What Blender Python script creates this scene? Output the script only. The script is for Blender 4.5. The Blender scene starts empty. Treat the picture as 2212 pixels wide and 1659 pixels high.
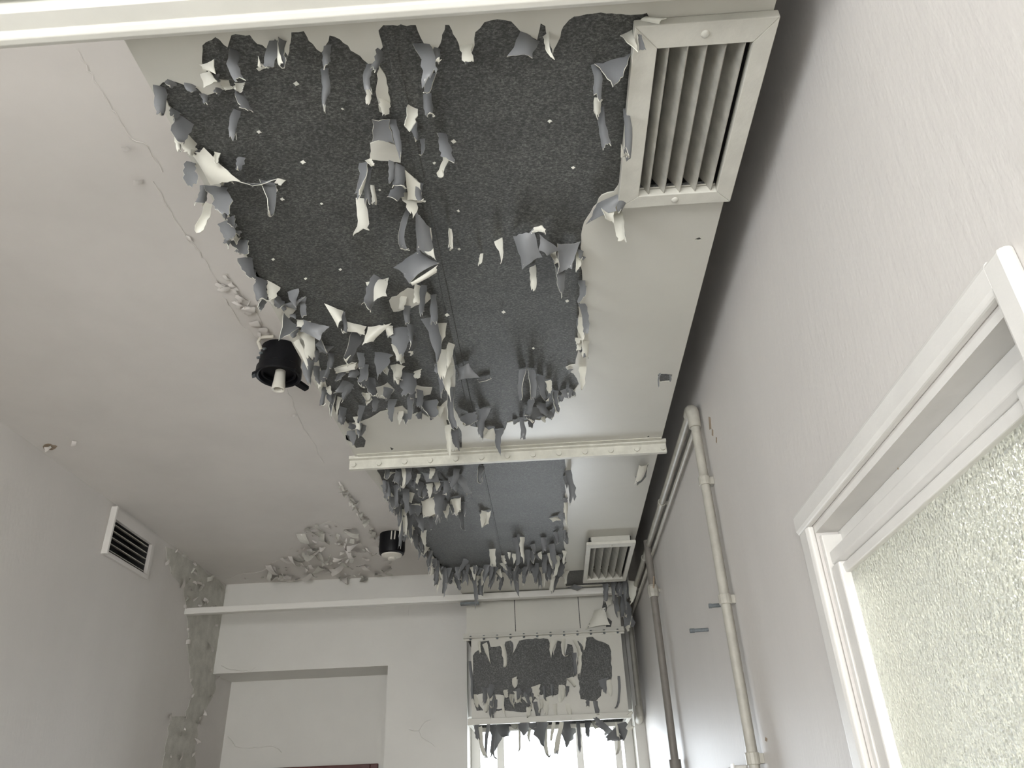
import bpy, bmesh, math, random
from mathutils import Vector, Matrix
from mathutils.geometry import delaunay_2d_cdt
import numpy as np
random.seed(7)
scene = bpy.context.scene
col = scene.collection

# ------------------------------------------------------------------ camera
F = 1660.0; CX, CY = 1106.0, 829.5
dY = np.array([1210-CX, 1785-CY, F]); dY /= np.linalg.norm(dY)
sl = -0.058
dX = np.array([1, sl, -(dY[0]+sl*dY[1])/dY[2]]); dX /= np.linalg.norm(dX)
dZ = np.cross(dX, dY)
if dZ[1] > 0: dZ = -dZ
RW = np.stack([dX, dY, dZ])            # world = RW @ (right, down, forward)
S = 1.2                                # metres per layout unit (1 unit = eye to duct soffit)
EYE = 1.55
def W(p): return Vector((p[0]*S, p[1]*S, EYE+p[2]*S))
cam_d = bpy.data.cameras.new('camera'); cam = bpy.data.objects.new('camera', cam_d); col.objects.link(cam)
cam_d.sensor_width = 36; cam_d.sensor_fit = 'HORIZONTAL'; cam_d.lens = F/2212*36
cam_d.clip_start = 0.02
m = Matrix.Identity(4)
for j, v in enumerate(([1,0,0],[0,-1,0],[0,0,-1])):
    q = RW @ np.array(v, float)
    for i in range(3): m[i][j] = q[i]
m.translation = (0, 0, EYE)
cam.matrix_world = m
scene.camera = cam

# ------------------------------------------------------------------ world, lights, exposure
world = bpy.data.worlds.new('overcast_sky'); scene.world = world; world.use_nodes = True
bg = world.node_tree.nodes['Background']
bg.inputs[0].default_value = (0.86, 0.93, 1.0, 1); bg.inputs[1].default_value = 7.0
def area(name, loc, rot, sx, sy, power, color):
    d = bpy.data.lights.new(name, 'AREA'); d.shape = 'RECTANGLE'; d.size = sx; d.size_y = sy
    d.energy = power; d.color = color
    o = bpy.data.objects.new(name, d); col.objects.link(o); o.location = loc; o.rotation_euler = rot
    return o
# daylight entering through the big window in the wall behind the viewer
area('window_daylight_back', (-0.66, -2.72, 1.55), (math.radians(90), 0, 0), 1.7, 1.4, 112, (1.0, 0.965, 0.92))
# daylight entering through the long window in the left wall, behind the viewer's shoulder
area('window_daylight_left', (-2.19, -0.85, 1.5), (0, math.radians(-90), 0), 1.4, 1.9, 18, (1.0, 0.965, 0.92))
# daylight entering through the far window
area('window_daylight_far', (-0.02, 5.45, 1.35), (math.radians(-90), 0, 0), 0.9, 1.7, 50, (0.86, 0.93, 1.0))
# lamp of the room behind the glazed door
area('next_room_light', (1.6, 1.1, 2.6), (0, 0, 0), 0.9, 0.9, 130, (1.0, 1.0, 0.92))
scene.view_settings.view_transform = 'Standard'
scene.view_settings.look = 'None'
scene.view_settings.gamma = 1.0
scene.view_settings.use_curve_mapping = False
scene.view_settings.exposure = -0.08

# ------------------------------------------------------------------ helpers
def ray(x, y): return RW @ np.array([(x-CX)/F, (y-CY)/F, 1.0])
def onz(x, y, z): r = ray(x, y); return r*z/r[2]
def onx(x, y, X): r = ray(x, y); return r*X/r[0]
def ony(x, y, Y): r = ray(x, y); return r*Y/r[1]

def mesh_obj(name, verts, faces, mats, parent=None, fm=None, smooth=False, unit=True):
    me = bpy.data.meshes.new(name)
    vs = [tuple(W(v)) for v in verts] if unit else [tuple(v) for v in verts]
    me.from_pydata(vs, [], faces)
    if not isinstance(mats, (list, tuple)): mats = [mats]
    for mt in mats: me.materials.append(mt)
    if fm:
        for p, i in zip(me.polygons, fm): p.material_index = i
    if smooth:
        for p in me.polygons: p.use_smooth = True
    me.update()
    o = bpy.data.objects.new(name, me); col.objects.link(o)
    if parent: o.parent = parent
    return o
def struct(o): o['kind'] = 'structure'; return o
def tag(o, label, cat, group=None):
    o['label'] = label; o['category'] = cat
    if group: o['group'] = group
    return o
def empty(name, label, cat, group=None):
    o = bpy.data.objects.new(name, None); col.objects.link(o); o.empty_display_size = 0.05
    return tag(o, label, cat, group)

class MB:
    def __init__(s): s.v = []; s.f = []
    def box(s, x0, x1, y0, y1, z0, z1):
        b = len(s.v)
        s.v += [(x, y, z) for z in (z0, z1) for y in (y0, y1) for x in (x0, x1)]
        s.f += [tuple(b+i for i in q) for q in ((0,2,3,1),(4,5,7,6),(0,1,5,4),(2,6,7,3),(0,4,6,2),(1,3,7,5))]
        return s
    def hexa(s, pts):                     # 8 points ordered like box()
        b = len(s.v); s.v += [tuple(p) for p in pts]
        s.f += [tuple(b+i for i in q) for q in ((0,2,3,1),(4,5,7,6),(0,1,5,4),(2,6,7,3),(0,4,6,2),(1,3,7,5))]
        return s
    def prism(s, prof, axis, a0, a1):     # profile of 2-tuples extruded along axis
        b = len(s.v); n = len(prof)
        for a in (a0, a1):
            for p in prof:
                q = list(p); q.insert(axis, a); s.v.append(tuple(q))
        for i in range(n):
            j = (i+1) % n; s.f.append((b+i, b+j, b+n+j, b+n+i))
        s.f.append(tuple(b+i for i in range(n-1, -1, -1))); s.f.append(tuple(b+n+i for i in range(n)))
        return s
    def tube(s, pts, r, n=12, cap=True):
        pts = [Vector(p) for p in pts]; b = len(s.v)
        rs = r if isinstance(r, (list, tuple)) else [r]*len(pts)
        up = None
        for i, p in enumerate(pts):
            d = (pts[min(i+1, len(pts)-1)]-pts[max(i-1, 0)]).normalized()
            if up is None:
                up = Vector((0,0,1)) if abs(d.z) < .9 else Vector((1,0,0))
            a = d.cross(up).normalized(); up = a.cross(d).normalized()
            for k in range(n):
                t = 2*math.pi*k/n
                s.v.append(tuple(p+(a*math.cos(t)+up*math.sin(t))*rs[i]))
        for i in range(len(pts)-1):
            for k in range(n):
                l = (k+1) % n
                s.f.append((b+i*n+k, b+i*n+l, b+(i+1)*n+l, b+(i+1)*n+k))
        if cap:
            s.f.append(tuple(b+k for k in range(n-1, -1, -1)))
            e = b+(len(pts)-1)*n; s.f.append(tuple(e+k for k in range(n)))
        return s
    def lathe(s, cx, cy, prof, n=32):     # profile (r, z), axis vertical
        b = len(s.v)
        for r, z in prof:
            for k in range(n):
                t = 2*math.pi*k/n; s.v.append((cx+r*math.cos(t), cy+r*math.sin(t), z))
        for i in range(len(prof)-1):
            for k in range(n):
                l = (k+1) % n
                s.f.append((b+i*n+k, b+i*n+l, b+(i+1)*n+l, b+(i+1)*n+k))
        return s
    def build(s, name, mat, parent=None, bevel=0, smooth=False):
        o = mesh_obj(name, s.v, s.f, mat, parent, smooth=smooth)
        bm = bmesh.new(); bm.from_mesh(o.data); bmesh.ops.recalc_face_normals(bm, faces=bm.faces); bm.to_mesh(o.data); bm.free()
        if smooth:
            o.data.set_sharp_from_angle(angle=math.radians(40))
        if bevel:
            md = o.modifiers.new('bevel', 'BEVEL'); md.width = bevel; md.segments = 2; md.limit_method = 'ANGLE'
        return o

# ------------------------------------------------------------------ materials
def nmat(name, rough=0.6, spec=0.5):
    mt = bpy.data.materials.new(name); mt.use_nodes = True
    nt = mt.node_tree; b = nt.nodes['Principled BSDF']
    b.inputs['Roughness'].default_value = rough; b.inputs['Specular IOR Level'].default_value = spec
    return mt, nt, b
def noise(nt, scale, detail=4, rough=.6, vec=None):
    n = nt.nodes.new('ShaderNodeTexNoise'); n.inputs['Scale'].default_value = scale
    n.inputs['Detail'].default_value = detail; n.inputs['Roughness'].default_value = rough
    if vec is not None: nt.links.new(vec, n.inputs['Vector'])
    return n
def ramp(nt, src, stops):
    r = nt.nodes.new('ShaderNodeValToRGB'); nt.links.new(src, r.inputs[0])
    while len(r.color_ramp.elements) < len(stops): r.color_ramp.elements.new(.5)
    for e, (p, c) in zip(r.color_ramp.elements, stops): e.position = p; e.color = (*c, 1)
    return r
def coords(nt, scale=(1,1,1)):
    t = nt.nodes.new('ShaderNodeTexCoord'); mp = nt.nodes.new('ShaderNodeMapping')
    mp.inputs['Scale'].default_value = scale; nt.links.new(t.outputs['Object'], mp.inputs['Vector'])
    return mp.outputs[0]
def bump(nt, b, src, strength, dist=0.01):
    bp = nt.nodes.new('ShaderNodeBump'); bp.inputs['Strength'].default_value = strength; bp.inputs['Distance'].default_value = dist
    nt.links.new(src, bp.inputs['Height']); nt.links.new(bp.outputs[0], b.inputs['Normal'])
def mul(c, k): return tuple(min(1, x*k) for x in c)
def painted(name, c, rough=.55, var=.08, scale=6, grain=90, bs=.12, stretch=(1,1,1), spec=.4):
    mt, nt, b = nmat(name, rough, spec)
    v = coords(nt, stretch)
    n = noise(nt, scale, 6, .6, v)
    r = ramp(nt, n.outputs[0], [(.3, mul(c, 1-var)), (.7, mul(c, 1+var*.5))])
    nt.links.new(r.outputs[0], b.inputs['Base Color'])
    g = noise(nt, grain, 3, .6, v); bump(nt, b, g.outputs[0], bs, .004)
    return mt
M = {}
M['ceiling'] = painted('ceiling_paint', (.66,.63,.595), .6, .07, 2.2, 26, .16)
M['wall'] = painted('wall_paint', (.63,.605,.575), .5, .06, 1.6, 60, .3, (1,1,.3))
M['wallfar'] = painted('far_wall_paint', (.70,.69,.65), .55, .05, 2.5, 60, .12)
M['plaster'] = painted('bare_plaster', (.55,.54,.49), .8, .2, 14, 120, .3)
M['floor'] = painted('floor_lino', (.36,.33,.29), .5, .2, 5, 50, .1)
M['gloss'] = painted('gloss_trim_paint', (.70,.69,.63), .3, .06, 7, 40, .08)
M['doorpaint'] = painted('door_frame_paint', (.72,.705,.67), .4, .05, 9, 45, .14)
M['soffit'] = painted('duct_paint', (.56,.55,.495), .33, .05, 3, 70, .07)
M['flange'] = painted('flange_paint', (.60,.59,.52), .4, .14, 30, 90, .2)
M['ventpaint'] = painted('vent_paint', (.58,.57,.51), .45, .1, 18, 90, .12)
M['louvre'] = painted('louvre_paint', (.40,.39,.345), .5, .25, 25, 110, .15)
M['flap_front'] = painted('paint_flap_face', (.62,.61,.54), .4, .06, 20, 120, .04)
M['flap_back'] = painted('paint_flap_back', (.165,.17,.175), .38, .1, 14, 60, .04)
M['pipe'] = painted('pipe_paint', (.40,.385,.335), .4, .14, 30, 60, .12)
M['greypipe'] = painted('grey_pipe', (.20,.185,.165), .5, .15, 25, 60, .1)
M['steel'] = painted('bolt_steel', (.16,.18,.19), .35, .3, 80, 80, .2)
M['black'] = painted('black_plastic', (.0045,.005,.007), .45, .3, 30, 80, .05, spec=.25)
M['porcelain'] = painted('porcelain', (.64,.62,.55), .3, .05, 20, 20, .02)
M['redwood'] = painted('red_brown_wood', (.10,.03,.025), .4, .3, 14, 40, .1)
M['dust'] = painted('stain_brown', (.34,.27,.20), .8, .3, 60, 90, .2)
M['cable'] = painted('wire_sheath', (.55,.52,.45), .5, .05, 20, 20, .02)
M['inside'] = painted('dark_inside', (.02,.02,.02), .7, .2, 10, 40, .05)  # near-black vent necks; in the wall vent it paints the shade of the hole
def bare():
    mt, nt, b = nmat('bare_galvanised_metal', .5, .5)
    v = coords(nt, (1, 1.6, 1))
    n1 = noise(nt, 190, 3, .7, v); n2 = noise(nt, 4, 4, .6, v)
    r1 = ramp(nt, n1.outputs[0], [(.36, (.028,.029,.027)), (.52, (.068,.070,.066)), (.68, (.16,.163,.155))])
    r2 = ramp(nt, n2.outputs[0], [(.3, (.75,.75,.75)), (.7, (1.1,1.1,1.1))])
    mx = nt.nodes.new('ShaderNodeMix'); mx.data_type = 'RGBA'; mx.blend_type = 'MULTIPLY'; mx.inputs[0].default_value = 1
    nt.links.new(r1.outputs[0], mx.inputs[6]); nt.links.new(r2.outputs[0], mx.inputs[7])
    nt.links.new(mx.outputs[2], b.inputs['Base Color'])
    bump(nt, b, n1.outputs[0], .25, .003)
    return mt
M['bare'] = bare()
def textured_glass():
    mt, nt, b = nmat('obscured_glass', .3, .5)
    v = coords(nt)
    vo = nt.nodes.new('ShaderNodeTexVoronoi'); vo.feature = 'SMOOTH_F1'; vo.inputs['Scale'].default_value = 190; nt.links.new(v, vo.inputs['Vector'])
    vo.inputs['Smoothness'].default_value = .6
    b.inputs['Base Color'].default_value = (.95, .97, .92, 1)
    b.inputs['Transmission Weight'].default_value = .75; b.inputs['IOR'].default_value = 1.3
    bump(nt, b, vo.outputs['Distance'], 1.0, .009)
    return mt
M['glass'] = textured_glass()
def clear_glass():
    mt, nt, b = nmat('window_glass', .02, .5)
    tr = nt.nodes.new('ShaderNodeBsdfTransparent'); gl = nt.nodes.new('ShaderNodeBsdfGlossy'); gl.inputs['Roughness'].default_value = .03
    mx = nt.nodes.new('ShaderNodeMixShader'); mx.inputs[0].default_value = .06
    nt.links.new(tr.outputs[0], mx.inputs[1]); nt.links.new(gl.outputs[0], mx.inputs[2])
    nt.links.new(mx.outputs[0], nt.nodes['Material Output'].inputs[0])
    return mt
M['window'] = clear_glass()

# ------------------------------------------------------------------ layout constants (units)
XL, XR = -1.776, .450
K = XR/.48                                 # wall features were measured on a plane at .48
ZC = 1.23; ZF = -EYE/S
YB = -2.2; YF = 4.17; YR = 4.437
ZS = 1.0                                   # duct soffit
T = .10                                    # wall thickness
# ------------------------------------------------------------------ setting
struct(MB().box(XL-T, XR+T, YB-T, YR+.15, ZF-.05, ZF).build('floor', M['floor']))
ceil = struct(MB().box(XL-T, XR+T, YB-T, YR+.15, ZC, ZC+.06).build('ceiling', M['ceiling']))
wl = MB()
# left wall with a hole for the vent
vy0, vy1, vz0, vz1 = 2.932, 3.272, 1.030, 1.166
ly0, ly1, lz0, lz1 = -1.55, .15, -.62, .62   # long window behind the viewer
wl.box(XL-T, XL, YB-T, ly0, ZF, ZC); wl.box(XL-T, XL, ly1, vy0, ZF, ZC); wl.box(XL-T, XL, ly0, ly1, ZF, lz0); wl.box(XL-T, XL, ly0, ly1, lz1, ZC); wl.box(XL-T, XL, vy1, YR+.15, ZF, ZC)
wl.box(XL-T, XL, vy0, vy1, ZF, vz0); wl.box(XL-T, XL, vy0, vy1, vz1, ZC)
wall_left = struct(wl.build('wall_left', M['wall']))
DY0, DY1, DZ = .655*K, 1.335*K, .443*K           # door opening in the right wall
wr = MB().box(XR, XR+T, YB-T, DY0, ZF, ZC).box(XR, XR+T, DY1, YR+.15, ZF, ZC).box(XR, XR+T, DY0, DY1, DZ, ZC)
wall_right = struct(wr.build('wall_right', M['wall']))
bx0, bx1, bz0, bz1 = -1.325, .225, -.62, .62
wb = MB().box(XL, bx0, YB-T, YB, ZF, ZC).box(bx1, XR, YB-T, YB, ZF, ZC).box(bx0, bx1, YB-T, YB, ZF, bz0).box(bx0, bx1, YB-T, YB, bz1, ZC)
struct(wb.build('wall_back', M['wall']))
# far wall: bulkhead, pier, recessed wall over the door, strip over the window
WX0, WX1, WZ0, WZ1 = -.435, .40, -.55, .50
wf = MB()
wf.box(XL, WX0, YF, YR+.15, .758, ZC)
wf.box(-.849, WX0, YF, YR+.15, ZF, .758)
wf.box(WX0, WX1, YF+.06, YR+.15, WZ1, ZC)
wf.box(WX1, XR, YF+.02, YR+.15, ZF, ZC)
wf.box(WX0, WX1, YF+.06, YR+.15, ZF, WZ0)
wall_front = struct(wf.build('wall_front', M['wallfar']))
rw = MB().box(XL, -1.73, YR, YR+.15, ZF, .758).box(-1.73, -.93, YR, YR+.15, .30, .758).box(-.93, -.849, YR, YR+.15, ZF, .758)
struct(rw.build('wall_recess', M['wallfar']))
# brown door in the recess
d2 = struct(MB().box(-1.73, -1.69, YR-.02, YR+.06, ZF, .318).box(-.97, -.93, YR-.02, YR+.06, ZF, .318).box(-1.69, -.97, YR-.02, YR+.06, .27, .318).build('door_2', M['redwood'], bevel=.004))
MB().box(-1.69, -.97, YR+.01, YR+.05, ZF, .27).build('door_leaf', M['redwood'], d2)
# far window
w1 = struct(MB().box(WX0, WX0+.05, YF+.17, YF+.23, WZ0, WZ1).box(WX1-.05, WX1, YF+.17, YF+.23, WZ0, WZ1)
    .box(WX0+.05, WX1-.05, YF+.17, YF+.23, WZ1-.06, WZ1).box(WX0+.05, WX1-.05, YF+.17, YF+.23, WZ0, WZ0+.05)
    .build('window_1', M['doorpaint'], bevel=.006))
for x0, x1 in ((-.30, -.262), (.105, .14), (.30, .335)):
    MB().box(x0, x1, YF+.16, YF+.23, WZ0+.05, WZ1-.06).build('mullion', M['doorpaint'], w1, bevel=.005)
MB().box(WX0+.05, -.30, YF+.165, YF+.225, .13, .17).build('transom', M['doorpaint'], w1, bevel=.004)
for x0, x1 in ((WX0+.05, -.30), (-.262, .105), (.14, .30), (.335, WX1-.05)):
    MB().box(x0, x1, YF+.198, YF+.202, WZ0+.05, WZ1-.06).build('pane', M['window'], w1)
# back window (behind the viewer)
w2 = struct(MB().box(bx0, bx0+.05, YB-.07, YB-.03, bz0, bz1).box(bx1-.05, bx1, YB-.07, YB-.03, bz0, bz1)
    .box(bx0+.05, bx1-.05, YB-.07, YB-.03, bz1-.05, bz1).box(bx0+.05, bx1-.05, YB-.07, YB-.03, bz0, bz0+.05).build('window_2', M['doorpaint']))
MB().box(-.57, -.53, YB-.07, YB-.03, bz0+.05, bz1-.05).build('mullion', M['doorpaint'], w2)
for x0, x1 in ((bx0+.05, -.57), (-.53, bx1-.05)):
    MB().box(x0, x1, YB-.052, YB-.048, bz0+.05, bz1-.05).build('pane', M['window'], w2)
w3 = struct(MB().box(XL-.07, XL-.03, ly0, ly0+.05, lz0, lz1).box(XL-.07, XL-.03, ly1-.05, ly1, lz0, lz1)
    .box(XL-.07, XL-.03, ly0+.05, ly1-.05, lz1-.05, lz1).box(XL-.07, XL-.03, ly0+.05, ly1-.05, lz0, lz0+.05).build('window_3', M['doorpaint']))
MB().box(XL-.07, XL-.03, -.72, -.68, lz0+.05, lz1-.05).build('mullion', M['doorpaint'], w3)
for y0, y1 in ((ly0+.05, -.72), (-.68, ly1-.05)):
    MB().box(XL-.052, XL-.048, y0, y1, lz0+.05, lz1-.05).build('pane', M['window'], w3)
# room behind the glazed door
nr = MB()
X2 = XR+T+1.9
nr.box(X2, X2+.05, -.6, 2.6, ZF, ZC).box(XR+T, X2, -.65, -.6, ZF, ZC).box(XR+T, X2, 2.6, 2.65, ZF, ZC)
nr.box(XR+T, X2+.05, -.65, 2.65, ZC, ZC+.05).box(XR+T, X2+.05, -.65, 2.65, ZF-.05, ZF)
struct(nr.build('wall_next_room', M['wallfar']))
MB()
gx = MB().box(-12, 12, 5.2, 30, ZF-.2, ZF-.1)
struct(gx.build('ground_outside', M['floor']))

# ------------------------------------------------------------------ glazed door and architrave on the right wall
tr = struct(bpy.data.objects.new('trim_1', None)); col.objects.link(tr)
def bead_profile(a0, a1, d):        # (x, a) profile of an architrave standing proud of the wall by d
    return [(XR, a0), (XR-d*.75, a0), (XR-d, a0+(a1-a0)*.18), (XR-d, a0+(a1-a0)*.8), (XR-d*.8, a1), (XR, a1)]
# head: profile in x,z, extruded along y
MB().prism([(x, z) for x, z in bead_profile(.446*K, .486*K, .014)], 1, .645*K, 1.392*K).build('head_moulding', M['doorpaint'], tr, .003)
MB().prism([(x, y) for x, y in bead_profile(1.337*K, 1.390*K, .012)], 2, ZF, .446*K).build('jamb_moulding', M['doorpaint'], tr, .003)
MB().prism([(x, y) for x, y in bead_profile(.614*K, .655*K, .014)], 2, ZF, .482*K).build('jamb_moulding', M['doorpaint'], tr, .005)
dr = struct(bpy.data.objects.new('door_1', None)); col.objects.link(dr)
MB().box(XR, XR+.045, DY0, DY1, .432*K, DZ).build('head_lining', M['doorpaint'], dr)
MB().box(XR+.036, XR+.07, DY0, DY1, .388*K, .432*K).build('door_stop', M['doorpaint'], dr, .002)
MB().prism([(XR+.018, .366*K), (XR+.010, .372*K), (XR+.010, .392*K), (XR+.020, .398*K), (XR+.06, .398*K), (XR+.06, .366*K)], 1, DY0+.01, 1.322*K).build('top_rail', M['doorpaint'], dr, .002)
MB().prism([(XR+.014, .346*K), (XR+.012, .360*K), (XR+.020, .366*K), (XR+.05, .366*K), (XR+.05, .346*K)], 1, DY0+.03, 1.315*K).build('glazing_bead', M['doorpaint'], dr, .002)
MB().box(XR+.004, XR+.05, 1.322*K, DY1, ZF, .425*K).build('jamb_lining', M['doorpaint'], dr, .002)
MB().box(XR+.006, XR+.045, 1.282*K, 1.318*K, ZF+.05, .366*K).build('stile', M['doorpaint'], dr, .004)
MB().box(XR+.006, XR+.045, DY0+.005, DY0+.05, ZF+.05, .366*K).build('stile', M['doorpaint'], dr, .004)
MB().box(XR+.006, XR+.045, DY0+.05, 1.282*K, ZF+.02, ZF+.25).build('bottom_rail', M['doorpaint'], dr, .004)
MB().box(XR+.022, XR+.028, DY0+.05, 1.283*K, ZF+.25, .348*K).build('pane', M['glass'], dr)

# ------------------------------------------------------------------ sheet tools (polygons on a plane)
def jitter_poly(poly, step=9, amp=2.2, seed=1):
    rnd = random.Random(seed); out = []
    n = len(poly)
    for i in range(n):
        a = poly[i]; b = poly[(i+1) % n]
        L = math.hypot(b[0]-a[0], b[1]-a[1]); k = max(1, int(L/step))
        for j in range(k):
            t = j/k; q = amp if j else amp*.3
            out.append((a[0]+(b[0]-a[0])*t+rnd.uniform(-q, q), a[1]+(b[1]-a[1])*t+rnd.uniform(-q, q)))
    return out
def inside(p, poly):
    x, y = p; c = False; n = len(poly); j = n-1
    for i in range(n):
        xi, yi = poly[i]; xj, yj = poly[j]
        if (yi > y) != (yj > y) and x < (xj-xi)*(y-yi)/(yj-yi)+xi: c = not c
        j = i
    return c
def sheet(name, outer, holes, islands, place, thick, mat, parent):
    """thin paint sheet: outer minus holes plus islands (2-D plane coordinates); place(p, depth) -> 3-D"""
    vs = []; es = []
    for poly in [outer]+holes+islands:
        b = len(vs); n = len(poly)
        vs += [Vector(p) for p in poly]; es += [(b+i, b+(i+1) % n) for i in range(n)]
    v2, e2, f2, *_ = delaunay_2d_cdt(vs, es, [], 0, 1e-6)
    keep = []
    for f in f2:
        c = [sum(v2[i][k] for i in f)/len(f) for k in (0, 1)]
        if not inside(c, outer): continue
        ok = True
        if any(inside(c, h) for h in holes): ok = any(inside(c, q) for q in islands)
        if ok: keep.append(tuple(f))
    verts = [place(v, thick) for v in v2]+[place(v, 0) for v in v2]; nv = len(v2)
    cnt = {}
    for f in keep:
        for i in range(len(f)):
            a, b = f[i], f[(i+1) % len(f)]; cnt[(a, b)] = 1
    faces = list(keep)
    for (a, b) in cnt:
        if (b, a) not in cnt: faces.append((b, a, nv+a, nv+b))
    return mesh_obj(name, verts, faces, mat, parent)

# ------------------------------------------------------------------ paint flap tools
def ribbon(P0, P1, w0, w1, kind, parent, rnd, phi=None, curl=None, view=None, name='paint_flap', yaw=None, sag=.1):
    """hanging strip of paint from P0 to P1 (units); w0,w1 sheet widths; kind: g back outward, w face outward"""
    P0 = np.array(P0, float); P1 = np.array(P1, float)
    ax = P1-P0; L = np.linalg.norm(ax)
    if L < 1e-4: return
    ax /= L
    vdir = -(P0+P1)/2 if view is None else np.array(view, float); vdir = vdir/np.linalg.norm(vdir)
    n = vdir-ax*np.dot(vdir, ax); n /= np.linalg.norm(n)
    a = rnd.uniform(-.55, .55) if yaw is None else yaw
    wd = np.cross(ax, n)
    n, wd = n*math.cos(a)+wd*math.sin(a), wd*math.cos(a)-n*math.sin(a)
    sgn = 1
    if phi is None:
        wide = max(w0, w1) > .0135
        phi = rnd.choice((.7, 1.1, 1.6, 2.2, 2.8)) if wide else rnd.choice((1.8, 2.6, 3.4, 4.4))
        if rnd.random() < (.15 if kind == 'g' else .55): sgn = -1
    if curl is None: curl = rnd.choice((0, 0, .6, 1.4, 2.4, -1.2))
    nu, nt = 6, 7
    G = np.zeros((nt+1, nu+1, 3)); N = np.zeros_like(G)
    tsl = rnd.uniform(-.28, .28)
    tipj = [rnd.uniform(-.14, .06)+tsl*(j/nu-.5)-abs(tsl)*.3 for j in range(nu+1)]
    edge = [(1+rnd.uniform(-.28, .2), 1+rnd.uniform(-.28, .2)) for _ in range(nt+1)]
    bow = rnd.uniform(-.08, .08)*L; tw = rnd.uniform(-.9, .9); point = rnd.random() < .7 and w1 < w0*.7; skew = rnd.uniform(-.6, .6)
    for i in range(nt+1):
        for j in range(nu+1):
            u = -1+2*j/nu
            t = i/nt*(1+tipj[j]*(i/nt)**2)
            ww = (w0*1.15+(w1-w0*1.15)*min(1, t))*(edge[i][0] if u < 0 else edge[i][1])
            if point and t > .55: ww *= max(.12, 1-((t-.55)/.5)**1.3)
            ph = phi*(.15+.85*min(1, t*1.5))
            half = ww/2
            r = half/max(.02, math.sin(min(ph/2, math.pi/2)))
            s = u*ph/2
            x = r*math.sin(s); d = sgn*r*(math.cos(s)-1)
            # end curl
            al = t*L; off = 0
            if curl and t > .72:
                q = (t-.72)/.28; cl = .28*L; R = cl/abs(curl)
                al = .72*L+R*math.sin(abs(curl)*q); off = math.copysign(R*(1-math.cos(curl*q)), curl)
            ca, sa = math.cos(tw*t), math.sin(tw*t)
            G[i, j] = P0+ax*al+wd*(x*ca-d*sa+bow*math.sin(math.pi*t)+skew*w0*.4*t)+n*(d*ca+x*sa+off)
    nrm = np.cross(np.gradient(G, axis=1), np.gradient(G, axis=0))
    nrm /= np.linalg.norm(nrm, axis=2, keepdims=True)+1e-9
    if np.dot(nrm[nt//2, nu//2], n) < 0: nrm = -nrm
    two_sided(G, nrm, kind, parent, name)
def two_sided(G, nrm, kind, parent, name):
    nt, nu = G.shape[0]-1, G.shape[1]-1
    e = .0006
    verts = [tuple(p) for p in (G+nrm*e).reshape(-1, 3)]+[tuple(p) for p in (G-nrm*e).reshape(-1, 3)]
    k = (nt+1)*(nu+1); fs = []; fm = []
    fr, bk = (1, 0) if kind == 'g' else (0, 1)
    for i in range(nt):
        for j in range(nu):
            a = i*(nu+1)+j; q = (a, a+1, a+nu+2, a+nu+1)
            fs.append(q); fm.append(fr)
            fs.append(tuple(k+z for z in reversed(q))); fm.append(bk)
    loop = [j for j in range(nu)]+[i*(nu+1)+nu for i in range(nt)]+[nt*(nu+1)+j for j in range(nu, 0, -1)]+[i*(nu+1) for i in range(nt, 0, -1)]
    for a, b in zip(loop, loop[1:]+loop[:1]): fs.append((b, a, k+a, k+b)); fm.append(0)
    o = mesh_obj(name, verts, fs, [M['flap_front'], M['flap_back']], parent, fm, smooth=True)
    o.data.set_sharp_from_angle(angle=math.radians(60))
def patch(c4, kind, parent, rnd, bulge=.25, name='paint_flap', n=6):
    """curved torn sheet spanned by four 3-D corners"""
    A, B, C, D = [np.array(p, float) for p in c4]
    size = (np.linalg.norm(A-C)+np.linalg.norm(B-D))/2
    nn = np.cross(C-A, D-B); nn /= np.linalg.norm(nn)+1e-9
    mid = (A+B+C+D)/4
    if np.dot(nn, -mid) < 0: nn = -nn
    G = np.zeros((n+1, n+1, 3))
    b = bulge*size*rnd.choice((1, 1, -.7))
    ph = rnd.uniform(0, 6)
    for i in range(n+1):
        for j in range(n+1):
            u, v = i/n, j/n
            p = A*(1-u)*(1-v)+B*u*(1-v)+C*u*v+D*(1-u)*v
            if i in (0, n) or j in (0, n):
                if not ((i in (0, n)) and (j in (0, n))):
                    k = math.sin(3.1*(u+v)*2+ph)*.05+rnd.uniform(-.05, .05)
                    p = p+(mid-p)*(k+.10)
            p = p+nn*(b*math.sin(math.pi*u)*(.5+.5*math.sin(math.pi*v))*.5)
            G[i, j] = p
    nrm = np.cross(np.gradient(G, axis=1), np.gradient(G, axis=0))
    nrm /= np.linalg.norm(nrm, axis=2, keepdims=True)+1e-9
    if np.dot(nrm[n//2, n//2], nn) < 0: nrm = -nrm
    two_sided(G, nrm, kind, parent, name)
def hang(x0, y0, x1, y1, z=None):
    """root on the soffit at pixel 0, tip straight below it as far as pixel 1 tells"""
    z = ZS-.002 if z is None else z
    P0 = onz(x0, y0, z); r = ray(x1, y1)
    t = (P0[0]*r[0]+P0[1]*r[1])/(r[0]**2+r[1]**2)
    t = min(t, (z-.006)/r[2])
    return P0, r*t
def pxsize(P): return np.linalg.norm(P)/F*.93
FR = random.Random(11)
def strip(parent, x0, y0, x1, y1, w0, w1, kind='g', **k):
    P0, P1 = hang(x0, y0, x1, y1)
    s = pxsize(P0)
    ribbon(P0, P1, w0*s, w1*s, kind, parent, FR, **k)
def tear(parent, pts, kind, drops=(.0, .0, .03, .03), **k):
    patch([onz(x, y, ZS-.003-d) for (x, y), d in zip(pts, drops)], kind, parent, FR, **k)

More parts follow.
